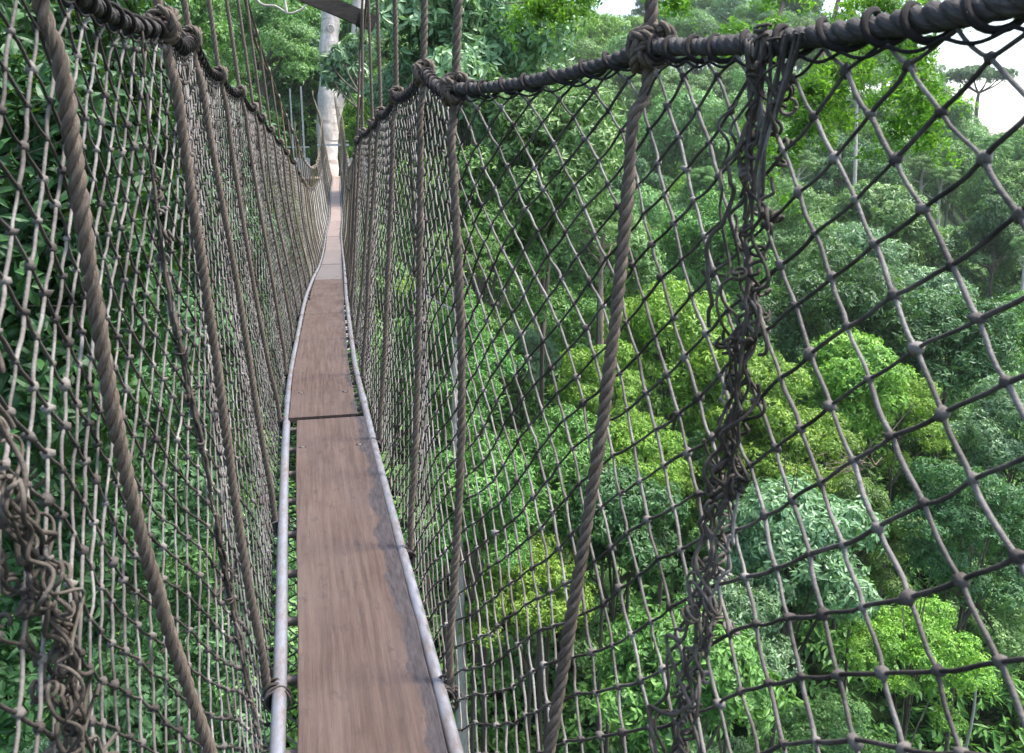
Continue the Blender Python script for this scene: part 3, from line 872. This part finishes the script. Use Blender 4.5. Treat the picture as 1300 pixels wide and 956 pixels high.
def net(sd_):
    a = .0525 if sd_ > 0 else .0415
    ns = int((Y1-Y0)/a); ntr = 41 if sd_ > 0 else 44
    rn = np.random.default_rng(3 if sd_ > 0 else 4)
    I, J = np.meshgrid(np.arange(ns+1), np.arange(ntr+1), indexing='ij')
    y = Y0+I*a+rn.normal(size=I.shape)*.0018
    # cells get a little longer lower down where the net hangs loose
    t = (J/ntr)*1.16
    t = t+rn.normal(size=I.shape)*.0011
    y = y+.03*np.sin(I*a*2.6+J*.11)*np.sin(pi*np.clip(t, 0, 1))+.012*np.sin(J*.7+I*.05)
    y[:, 0] = Y0+I[:, 0]*a
    t[:, 0] = 0
    x, z = wall(sd_, y, t)
    x = x+rn.normal(size=I.shape)*.0007
    z[:, 0] -= .014
    P = np.stack([x, y, z], -1)
    ok = (I+J) % 2 == 0
    m = MB()
    def batch(A, B, k, rings, rad, mi):
        E_ = len(A)
        if E_ == 0: return
        d = B-A; L = np.linalg.norm(d, axis=1)[:, None]+1e-9; d = d/L
        n1_ = np.cross(d, [[sd_*1., 0, .02]]); n1_ /= np.linalg.norm(n1_, axis=1)[:, None]
        n2_ = np.cross(d, n1_)
        ts = np.linspace(0, 1, rings)
        off = rn.normal(size=(E_, 2))*.0012*(1 if rings > 2 else 0)
        S = rn.normal(size=(E_, 2))*.0006
        C = A[:, None]+(B-A)[:, None]*ts[None, :, None]
        bow = np.sin(ts*pi)[None, :, None]; ess = np.sin(ts*2*pi)[None, :, None]
        C = C+bow*(off[:, None, :1]*n1_[:, None]+off[:, None, 1:]*n2_[:, None])+ess*(S[:, None, :1]*n1_[:, None]+S[:, None, 1:]*n2_[:, None])
        C[..., 2] -= (np.sin(ts*pi)*.0016)[None]
        ang = np.arange(k)*2*pi/k
        rv = rad*rn.uniform(.85, 1.15, E_)[:, None, None, None]
        V = C[:, :, None]+rv*(np.cos(ang)[None, None, :, None]*n1_[:, None, None]+np.sin(ang)[None, None, :, None]*n2_[:, None, None])
        e = np.arange(E_)[:, None, None]*(rings*k); i_ = np.arange(rings-1)[None, :, None]*k; j_ = np.arange(k)[None, None]; j2_ = (j_+1) % k
        F = np.stack([e+i_+j_, e+i_+j2_, e+i_+k+j2_, e+i_+k+j_], -1).reshape(-1, 4)
        m.add(V.reshape(-1, 3), F, None, mi)
    for fam in (1, -1):              # +1 runs away from the lens going down, -1 towards it
        sI = slice(None, -1) if fam == 1 else slice(1, None)
        dI = slice(1, None) if fam == 1 else slice(None, -1)
        A = P[sI, :-1][ok[sI, :-1]]; B = P[dI, 1:][ok[sI, :-1]]
        ym = (A[:, 1]+B[:, 1])/2
        mi = 1 if fam == 1 else 0  # lit and shaded look of the two strand families set by colour
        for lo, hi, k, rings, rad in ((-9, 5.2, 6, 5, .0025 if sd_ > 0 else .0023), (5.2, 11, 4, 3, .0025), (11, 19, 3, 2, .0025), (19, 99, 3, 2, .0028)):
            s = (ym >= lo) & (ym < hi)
            batch(A[s], B[s], k, rings, rad, mi if lo < 11 else 2 if lo < 19 else 3)  # farthest twine is palest, the far-end glow put into its colour
    # knots
    K = P[ok & (J > 0)]
    near = K[(K[:, 1] < 6)]; far = K[(K[:, 1] >= 6) & (K[:, 1] < 16)]
    import bmesh
    bm = bmesh.new(); bmesh.ops.create_icosphere(bm, subdivisions=1, radius=1)
    iv = np.array([q.co[:] for q in bm.verts]); fi = np.array([[q.index for q in f.verts] for f in bm.faces]); bm.free()
    ov = np.array([[1, 0, 0], [-1, 0, 0], [0, 1, 0], [0, -1, 0], [0, 0, 1], [0, 0, -1.]]); of = np.array([[0, 2, 4], [2, 1, 4], [1, 3, 4], [3, 0, 4], [2, 0, 5], [1, 2, 5], [3, 1, 5], [0, 3, 5]])
    for K_, vv, ff, rr_ in ((near, iv, fi, .0064), (far, ov, of, .0055)):
        nk = len(K_)
        S_ = rr_*rn.uniform(.75, 1.25, (nk, 1, 3))*rn.uniform(.9, 1.25, (nk, 1, 1))
        V = K_[:, None]+vv[None]*S_*(1+.19*rn.normal(size=(nk, len(vv), 1)))
        F = np.arange(nk)[:, None, None]*len(vv)+ff[None]
        half = rn.random(nk) < .5
        for q in (0, 1):
            s = half == bool(q)
            if s.any():
                n_ = s.sum()
                m.add(V[s].reshape(-1, 3), (np.arange(n_)[:, None, None]*len(vv)+ff[None]).reshape(-1, 3), None, q)
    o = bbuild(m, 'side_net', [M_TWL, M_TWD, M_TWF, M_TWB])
    o['label'] = 'right knotted net wall' if sd_ > 0 else 'left knotted net wall'
net(1); net(-1)

# side ropes with their dark lashing
for sd_ in (1, -1):
    f = top_of(sd_)
    m = MB()
    y = np.linspace(Y0, 14, 900); x, z = f(y)
    rope(m, np.stack([x, y, z], 1), .0148, pitch=.075, seg=10, k=7, off=.44, sr=.575)
    y = np.linspace(14, Y1, 400); x, z = f(y)
    tube(m, np.stack([x, y, z], 1), .018, 6)
    so_ = bbuild(m, 'side_rope', M_SIDE)
    m = MB()
    y = np.linspace(Y0, 16, int(17.6*330)); x, z = f(y)
    C = np.stack([x, y, z], 1)
    ph = 2*pi*(y/.080+.22*np.sin(y*9)+.10*np.sin(y*31))
    T, Nn, B = frames(C)
    rr_ = .0182+.002*np.sin(y*77)
    H = C+rr_[:, None]*(np.cos(ph)[:, None]*Nn+np.sin(ph)[:, None]*B)
    H[:, 2] -= .004*(1-np.cos(ph*0+ph))*.5
    tube(m, H, .0043, 5)
    # slack strand looped under the rope
    u_ = np.linspace(Y0, 10, 1400); x, z = f(u_)
    tube(m, np.stack([x-sd_*.006, u_, z-.021-.009*np.abs(np.sin(u_*2*pi/.16))], 1), .0022, 5)
    m.build  # noqa
    o = bbuild(m, 'lashing', M_LASH)
    o.parent = so_

# main cables above
MCZ = spline([-3, 0, 4, 7.7, 10, 13.3, 18, 24, 30, 36, 42, 50], [4.6, 3.45, 2.15, 1.19, .72, .22, -.28, -.5, -.2, .6, 1.7, 3.3])
def main_xy(sd_, y):
    tx, tz = top_of(sd_)(y)
    x = np.interp(y, [-2, 2, 5, 9, 14, 40, 48], [.62, .50, .47, .47, .46, .45, 1.0 if sd_ < 0 else .1])*sd_+xc(y)*.8
    if sd_ < 0: x = x-np.interp(y, [0, 3, 9, 14], [.05, .08, .05, 0])
    else: x = x-np.interp(y, [0, 3, 9, 14], [-.02, .1, .05, 0])
    z = np.maximum(MCZ(y)+EYE, tz+.22)
    return x, z
for sd_ in (1, -1):
    y = np.linspace(Y0, 49.5, 260); x, z = main_xy(sd_, y)
    m = MB(); rope(m, np.stack([x, y, z], 1), .012, pitch=.12, seg=5, k=4)
    mc = bbuild(m, 'main_cable', M_STEEL)
    m = MB(); rope(m, np.stack([x+.035*sd_+.01*np.sin(y*2), y, z+.035+.02*np.sin(y*1.1)], 1), .014, pitch=.13, seg=5, k=4)
    bbuild(m, 'carrier_rope', M_TAN)
    for q in np.arange(1.5, 30, 1.15):
        xx, zz = main_xy(sd_, q)
        c = MB(); box(c, (float(xx)+.012*sd_, q, float(zz)+.012), (.05, .035, .075), bev=.008)
        bbuild(c, 'cable_clamp', M_STEEL)

# hangers, knots and their ties at the rail
def hanger(sd_, K, idx):
    yk, xk, zk = K
    zk += EYE
    if yk < 0.2 and not (idx == 0): pass
    tx, tz = top_of(sd_)(yk)
    tx, tz = float(tx), float(tz)
    # foot of the rope at the rail
    fy = yk
    if sd_ > 0: fy = {1.44: 1.15, 2.15: 1.93, 2.85: 2.72, 3.95: 3.85}.get(round(yk, 2), yk)
    fx = float(xc(fy))-.008+sd_*(.236); fz = float(zp(fy))-.02
    if sd_ < 0: fy = {1.22: 1.36}.get(round(yk, 2), yk)
    fx = float(xc(fy))-.008+sd_*(.236); fz = float(zp(fy))-.02
    mx, mz = main_xy(sd_, yk)
    mx, mz = float(mx), float(mz)
    out = sd_
    n = 14
    low = []
    bul = .03
    for t in np.linspace(0, 1, n):
        wx, wz = wall(sd_, yk+(fy-yk)*t, t)
        x = float(wx)*.75+(tx*(1-t)+fx*t)*.25-out*.016
        low.append([x, yk+(fy-yk)*t+.012*math.sin(t*7+idx), tz*(1-t)+fz*t])
    low[0] = [tx, yk, tz]
    low[-1] = [fx, fy, fz]
    up = [[tx, yk, tz]]
    for t in (.25, .5, .75, 1):
        up.append([tx+(mx-tx)*t, yk+.008*math.sin(idx*3+t*5), tz+(mz-tz)*t])
    path = np.array(low[::-1]+up[1:])
    path = smooth_path(path, 90)
    m = MB()
    R = .0117
    if yk < 6: rope(m, path, R, seg=13, k=9, phase=idx)
    elif yk < 14: rope(m, path, R, seg=7, k=5, phase=idx)
    else: tube(m, resample(path, 24), R, 6)
    h = bbuild(m, 'hanger_rope', M_ROPE if idx % 3 or yk < 10 else M_TAN)
    # knot round the side rope
    if yk < 26:
        kk = MB()
        sc = 1.0
        c = np.array([tx, yk, tz])
        y2, y1_ = yk+.05, yk-.05
        pa = np.array([*[float(q) for q in top_of(sd_)(y2)]]); pb = np.array([*[float(q) for q in top_of(sd_)(y1_)]])
        ax = np.array([pa[0]-pb[0], .1, pa[1]-pb[1]]); ax /= np.linalg.norm(ax)
        e1 = np.array([0, 0, 1.])-ax*ax[2]; e1 /= np.linalg.norm(e1); e2 = np.cross(ax, e1)
        rk = random.Random(idx*5+sd_)
        turns = 2.6 if yk < 12 else 2
        th = np.linspace(0, turns*2*pi, 64 if yk < 8 else 30)
        rad = .0275
        prog = (th/(turns*2*pi)-.5)*.062
        tilt = .35
        Q = c+rad*(np.cos(th)[:, None]*e1*1.12+np.sin(th)[:, None]*e2)+ax*(prog+.014*np.sin(th+rk.uniform(0, 6))*tilt*2)[:, None]
        (rope(kk, Q, .0105, seg=10, k=6, phase=idx) if yk < 6 else tube(kk, Q, .0105, 6))
        # crossing bight over the front and round the hanger
        th = np.linspace(0, 2*pi, 40)
        for dz, rr2, tl in ((.016, .026, .5), (-.018, .024, -.6)):
            Q = c+np.array([0, 0, dz])+rr2*np.cos(th)[:, None]*(ax*.95+e1*tl)+rr2*1.15*np.sin(th)[:, None]*e2+e1*(.008*np.sin(2*th))[:, None]
            (rope(kk, Q, .0098, seg=10, k=6) if yk < 6 else tube(kk, Q, .0098, 6))
        ko = bbuild(kk, 'knot', M_ROPE); ko.parent = h
    # tie at the rail
    if yk < 20:
        kk = MB()
        rk = np.random.default_rng(idx+50*(sd_+1))
        c = np.array([fx-sd_*.018, fy, fz])
        for q in range(9 if yk < 8 else 4):
            th = np.linspace(0, 2*pi*rk.uniform(.8, 1.6), 22)
            rx, rz_ = rk.uniform(.018, .036), rk.uniform(.02, .034)
            Q = c+np.stack([rx*np.cos(th)+rk.normal()*.004, rk.normal()*.013+.012*np.sin(th*.5+q), rz_*np.sin(th)+rk.normal()*.006], 1)
            tube(kk, Q, .0042, 5)
        ko = bbuild(kk, 'rail_tie', M_TWD); ko.parent = h
for q, K in enumerate(KR): hanger(1, K, q)
for q, K in enumerate(KL): hanger(-1, K, q+1)

# ladder rails with sleeves
for sd_, mt in ((-1, M_RAIL_L), (1, M_RAIL_R)):
    y = np.linspace(Y0, Y1, 220)
    m = MB()
    tube(m, np.stack([xc(y)-.008+sd_*.2045, y, zp(y)+.002], 1), .0188, 14)
    ro = bbuild(m, 'ladder_rail', mt)
    for c in np.arange(4.62 if sd_ < 0 else 4.55, 47, 4.1):
        if abs(c-8.7) < .3: c += 1.9
        yy_ = np.linspace(c-.1, c+.1, 7); k_ = MB()
        tube(k_, np.stack([xc(yy_)-.008+sd_*.2045, yy_, zp(yy_)+.002], 1), [.0205]+[.0222]*5+[.0205], 14)
        so2 = bbuild(k_, 'sleeve', M_SLEEVE); so2.parent = ro
# rungs: the hundred nearest
yr = Y0+.1; nrung = 0
while nrung < 98 and yr < Y1:
    m = MB()
    cx, cz = float(xc(yr))-.008, float(zp(yr))-.034
    tube(m, [[cx-.2, yr, cz], [cx, yr, cz-.001], [cx+.2, yr, cz]], .0145, 8)
    bbuild(m, 'rung', M_STEEL)
    yr += .30 if yr < 18 else .8; nrung += 1

# planks laid end to end
joints = [-1.55, .07, 4.2, 8.3, 10.6, 14.4, 18.5, 22.6, 26.7, 30.8, 34.9, 39.0, 43.1, 47.2, 48.3]
for q in range(len(joints)-1):
    a, b = joints[q]+.012, joints[q+1]-.012
    n = 24
    y = np.linspace(a, b, n)
    offs = {1: .002, 2: -.016, 3: .0, 4: -.008}.get(q, random.uniform(-.012, .012))
    skew = {1: .0, 2: .02}.get(q, random.uniform(-.01, .01))
    hw = .171 if q != 2 else .174
    cx = xc(y)+offs+skew*(y-(a+b)/2)/(b-a)
    if q == 1: cx = cx+np.interp(y, [0, 4.2], [0, .008])
    th = .026; bv = .003
    lift = {2: .012}.get(q, 0.004*(q % 2))
    prof = [(-hw, -th/2+bv), (-hw, th/2-bv), (-hw+bv, th/2), (0, th/2), (hw-bv, th/2), (hw, th/2-bv), (hw, -th/2+bv), (hw-bv, -th/2), (-hw+bv, -th/2)]
    k = len(prof)
    V = []; UV = []
    zc = zp(y)+.004+lift
    for c, yy_, z_ in zip(cx, y, zc):
        for px_, pz_ in prof:
            wob = .0012*math.sin(yy_*9+px_*4)+(.0015*math.sin(yy_*23) if abs(px_) > hw*.9 else 0)
            V.append([c+px_+(.0015*math.sin(yy_*17+q) if abs(px_) > hw*.9 else 0), yy_, z_+pz_+wob*.5]); UV.append([px_, yy_])
    F = [[i_*k+j_, i_*k+(j_+1) % k, (i_+1)*k+(j_+1) % k, (i_+1)*k+j_] for i_ in range(n-1) for j_ in range(k)]
    m = MB(); m.add(V, np.array(F)[:, ::-1], UV)
    m.f.append(np.array([list(range(k))])); m.mi.append(np.zeros(1, int))
    m.f.append(np.array([[(n-1)*k+j_ for j_ in range(k)][::-1]])); m.mi.append(np.zeros(1, int))
    pl = bbuild(m, 'plank', M_PLANK_S if q == 1 else M_PLANK if q < 4 else M_PLANK_GLOW[min(q-4, 4)], smooth=False)
    if q == 1: pl['label'] = 'nearest plank with a dark stained right edge'
    if q < 5:
        for yy_, dx in [(b-.40, -.135), (b-.42, .125), (a+.48, -.125), (a+.45, .12)]:
            s = MB()
            zz = float(zp(yy_))+.004+lift+th/2
            cc = np.array([float(xc(yy_))+offs+dx, yy_, zz])
            an = np.arange(10)*2*pi/10
            ring = np.stack([np.cos(an), np.sin(an), an*0], 1)
            Vs = np.vstack([cc+ring*.0115+[0, 0, -.001], cc+ring*.0100+[0, 0, .0022], cc+ring*.0042+[0, 0, .0028], cc+ring*.0036+[0, 0, .0004]])
            Fs = [[l*10+j_, l*10+(j_+1) % 10, (l+1)*10+(j_+1) % 10, (l+1)*10+j_] for l in range(3) for j_ in range(10)]
            rr3 = ring*(.017+.004*np.sin(an*3+yy_*9))[:, None]
            s.add(np.vstack([cc+rr3+[0, 0, .0006], cc+[0, 0, .0008]]), [[j_, (j_+1) % 10, 10] for j_ in range(10)], None, 1)
            s.add(Vs, Fs); s.f.append(np.array([[s.n-10+j_ for j_ in range(10)]])); s.mi.append(np.zeros(1, int))
            sc_ = bbuild(s, 'screw', [M_SCREW, M_LASH]); sc_.parent = pl

# spreader beam between the main cables
xr, zr = main_xy(1, 7.7); xl, zl = main_xy(-1, 7.7)
A = at(470, 28, 7.9); B = at(352, -22, 7.75)
d = (B-A)/np.linalg.norm(B-A); n_ = np.cross(d, [0, 0, 1.]); n_ /= np.linalg.norm(n_); u_ = np.cross(n_, d)
m = MB(); box(m, (A+B)/2, (np.linalg.norm(B-A)+.1, .06, .15), ax=np.array([d, n_, u_]), bev=.006)
bbuild(m, 'spreader_beam', M_BEAM, None, False)
for e in (A, B):      # rope bound round the beam's ends
    m = MB()
    for q in range(4):
        th = np.linspace(0, 2*pi, 20)
        Q = e+(-d if e is A else d)*(-.04-.022*q)*1+np.cos(th)[:, None]*n_*.05+np.sin(th)[:, None]*u_*.085
        tube(m, Q, .009, 5)
    bbuild(m, 'beam_binding', M_LASH)

# tangled seams where two lengths of net are laced together
def seam(sd_, yc, n, seed, amp, t0=0, t1=1.0, knots=60, lean=0.0, rad=.0024, label=None, curls=10):
    r = np.random.default_rng(seed)
    m = MB()
    def base(t):
        yv = yc+lean*t+.02*np.sin(t*5+seed)
        x, z = wall(sd_, yv, t)
        return np.stack([x-sd_*.008, yv, z], -1)
    for q in range(n):
        ta = r.uniform(t0-.05, t1-.08); ln = r.uniform(.06, .30)
        tt = np.linspace(ta, min(ta+ln, t1), int(22+ln*330)); s = (tt-ta)
        C = base(np.clip(tt, 0, 1))
        o = np.zeros_like(C)
        for ax_ in range(3):
            for fr, wt in ((r.uniform(8, 40), 1), (r.uniform(60, 130), .75), (r.uniform(130, 260), .42)):
                o[:, ax_] += amp*.36*wt*r.normal()*np.sin(s*fr+r.uniform(0, 6.3))*[.5, 1.1, .6][ax_]
        C = C+o+np.array([0, r.normal()*amp*.35, 0])
        C[:, 0] -= sd_*abs(r.normal())*amp*.3
        tube(m, C, rad*r.uniform(.8, 1.25), 6, mi=int(r.random() < .93))
    for q in range(knots):       # coiled hitches
        t = r.uniform(max(t0, .02), t1); c = base(np.array([t]))[0]+r.normal(size=3)*amp*.33
        th = np.linspace(0, 2*pi*r.uniform(1, 2), 22); a1 = dirs(1, r)[0]; a2 = np.cross(a1, dirs(1, r)[0]); a2 /= np.linalg.norm(a2)
        rr2 = r.uniform(.005, .012)
        Q = c+rr2*(np.cos(th)[:, None]*a1+np.sin(th)[:, None]*a2)+(th/9)[:, None]*np.cross(a1, a2)*.012
        tube(m, Q, rad, 6, mi=int(r.random() < .9))
    for q in range(curls):        # loose curled ends
        t = r.uniform(.1, t1); c = base(np.array([t]))[0]
        L_ = r.uniform(.04, .11); th = np.linspace(0, r.uniform(2, 5.5), 20); R_ = L_/th[-1]
        az_ = r.uniform(0, 6.3); hx = np.array([0, cos(az_), sin(az_)]); hy = np.array([-sd_*.4, -sin(az_), cos(az_)])
        Q = c+hx*amp*.4+R_*(np.sin(th)[:, None]*hx+(1-np.cos(th))[:, None]*hy)
        tube(m, Q, rad*.95, 6, mi=int(r.random() < .8))
    o = bbuild(m, 'seam_lacing', [M_TWL, M_SEAM])
    if label: o['label'] = label
    return base
seam(1, 1.0, 50, 21, .050, knots=80, lean=-.06, label='tangled lacing joining two lengths of the right net', curls=12)
seam(-1, .80, 56, 22, .052, knots=85, lean=.24, label='thick messy lacing joining two lengths of the left net', curls=18, rad=.0024)
seam(-1, 1.78, 22, 23, .010, knots=24, rad=.0032, curls=3)
seam(1, 3.4, 10, 24, .008, knots=20, rad=.003, curls=0)
seam(-1, 4.9, 10, 25, .008, knots=16, rad=.003, curls=0)
# fan of loops where the right seam is gathered on the side rope
m = MB(); r = np.random.default_rng(44)
for q in range(17):
    y0_ = 1.0+(q-8)*.010+r.normal()*.014; x, z = SR(y0_)
    e_ = 1.0+r.normal()*.018; te = r.uniform(.03, .15); ex, ez = wall(1, e_, te)
    Q = smooth_path([[float(x)-.018, y0_, float(z)+.004], [float(x)-.02, y0_*.7+e_*.3, float(z)-.03-r.uniform(0, .01)], [float(ex)-.012, (y0_*.25+e_*.75)+r.normal()*.012, float(ez)*.6+float(z)*.4-.02], [float(ex)-.01, e_, float(ez)]], 16)
    tube(m, Q, .0026, 6, mi=int(q % 3 > 0))
bbuild(m, 'seam_gather', [M_TWL, M_SEAM])

# ------------------------------------------------------------------ forked emergent tree and its platform
def big_tree():
    cx_, cy_ = -.5, 51.0
    gz = float(ground_z(cx_, cy_))
    root = thing('forked_tree', 'huge pale forked tree trunk holding the far end of the walkway', 'tree', (cx_, cy_, gz))
    def L(px, py, D): return at(px, py, D)-np.array([cx_, cy_, gz])
    m = MB(); D = 50.2
    b0 = L(417, 330, D); P = [[.3, .2, -2], [.25, .1, b0[2]*.5], b0, L(416.5, 230, D), L(416, 170, D), L(419, 110, D), L(417, 70, D), L(419, 40, D), L(420, 0, D), L(414, -60, D), L(405, -250, D)]
    P = smooth_path(P, 90)
    zz = P[:, 2]
    zr = [-2, b0[2]*.4, L(0, 330, D)[2], L(0, 200, D)[2], L(0, 130, D)[2], L(0, 90, D)[2], L(0, 20, D)[2], L(0, -60, D)[2], L(0, -250, D)[2]]
    rad = np.interp(zz, zr, [1.6, 1.0, .72, .60, .72, .54, .56, .62, .4])
    rad = rad*(1+.04*np.sin(zz*2.7)+.03*np.sin(zz*6.1))
    tube(m, P, rad, 22)
    Q = smooth_path([L(418, 160, D), L(425, 135, D), L(436, 112, D), L(448, 80, D), L(455, 45, D), L(457, 0, D), L(462, -60, D), L(490, -240, D)], 50)
    tube(m, Q, np.interp(np.arange(len(Q)), [0, 14, 50], [.56, .46, .40]), 18)
    # knot hole scar
    th = np.linspace(0, 2*pi, 24); c = L(420, 36, D-.62)
    tube(m, c+np.stack([.17*np.cos(th), 0*th, .2*np.sin(th)], 1), .05, 7)
    tops = [P[-1], Q[-1]]
    rb = np.random.default_rng(3)
    for tpt in tops:
        for q in range(5):
            a = rb.uniform(0, 6.28); e = tpt+np.array([cos(a)*4.5, sin(a)*4.5, rb.uniform(1, 5)])
            tube(m, smooth_path([tpt-[0, 0, 1], (tpt+e)/2+[0, 0, -.3], e], 10), np.linspace(.22, .06, 11), 6)
    m.build('trunk', M_BARK_PALE, root)
    c = link('crown', SPEC[3][0], root); c.location = (tops[0]+tops[1])/2+[0, 0, 3.5]; c.scale = (7.5, 7.5, 6.5)
    c.material_slots[0].link = 'OBJECT'; c.material_slots[0].material = LEAF['mid']
big_tree()

def platform():
    zf = EYE-1.56
    root = thing('tree_platform', 'timber platform with pale board railing round the forked tree', 'platform', (0, 50.5, zf))
    O = np.array([0, 50.5, zf])
    def pm(m, name, mat, smooth=False):
        m.v = [q-O for q in m.v]
        return m.build(name, mat, root, smooth)
    m = MB()
    for q in range(13):
        box(m, (0, 48.45+q*.34, zf-.03), (4.0, .32, .05), bev=.006)
    pm(m, 'deck', M_POST)
    for xx in (-1.7, 1.7):
        m = MB(); box(m, (xx, 50.5, zf-.16), (.12, 4.3, .2)); pm(m, 'joist', M_POST)
    # gate posts and the pale crossbar
    for px, w_ in ((410.5, .18), (433.5, .27)):
        p = at(px, 200, 48.6)
        m = MB(); box(m, (p[0], 48.6, zf+1.15), (w_, .16, 2.6), bev=.012); pm(m, 'gate_post', M_POST)
    a, b = at(403.5, 185, 48.45), at(442, 183.5, 48.45)
    m = MB(); box(m, ((a[0]+b[0])/2, 48.46, (a[2]+b[2])/2), (b[0]-a[0], .05, .11), bev=.01); pm(m, 'crossbar', M_WHITE)
    m = MB(); box(m, ((a[0]+b[0])/2+.3, 48.9, (a[2]+b[2])/2+.22), (1.1, .05, .06)); pm(m, 'crossbar', M_WHITE)
    # board railings
    for x0, x1 in ((-2.0, -1.15), (.66, 2.0)):
        m = MB(); x = x0
        while x < x1-.05:
            h = 1.1+random.uniform(-.04, .04)
            box(m, (x+.055, 48.52, zf+h/2), (.085, .03, h)); x += .105
        pm(m, 'railing', M_WHITE)
        m = MB(); box(m, ((x0+x1)/2, 48.6, zf+1.0), (x1-x0, .06, .08)); pm(m, 'handrail', M_POST)
    for sx in (-1, 1):
        m = MB(); y = 48.6
        while y < 52.7:
            box(m, (sx*2.0, y, zf+.55), (.03, .085, 1.1)); y += .11
        pm(m, 'railing', M_WHITE)
    for px, top, w_ in ((389, 115, .085), (376, 118, .07), (383, 192, .1)):
        p = at(px, 210, 48.9); t = at(px, top, 48.9)
        m = MB(); box(m, (p[0], 48.9, (zf-.2+t[2])/2), (w_, w_, t[2]-zf+.2)); pm(m, 'pole', M_WHITE)
    m = MB(); 
    p = at(383, 187, 48.9)
    box(m, (p[0]-.1, 48.95, p[2]), (1.2, .05, .07)); pm(m, 'pole_brace', M_WHITE)
platform()

# ------------------------------------------------------------------ haze
m = MB(); box(m, (0, 0, 55), (3100, 3100, 120))
hz = m.build('haze', [], smooth=False)
V = np.array([v.co[:] for v in hz.data.vertices])
zlo = float(ground_z(X, Y).min())-1.5
zmax = 118.0
for vt in hz.data.vertices:
    vt.co.z = zlo if vt.co.z < 55 else zmax
a = N('haze_air')
pv = a.n('ShaderNodeVolumePrincipled')
pv.inputs['Color'].default_value = (.93, .97, 1, 1)
pv.inputs['Density'].default_value = .00018
pv.inputs['Anisotropy'].default_value = .2
a.l(pv.outputs[0], a.out.inputs['Volume'])
hz.data.materials.append(a.m)
hz['kind'] = 'stuff'; hz['label'] = 'thin humid haze between the trees'; hz['category'] = 'haze'
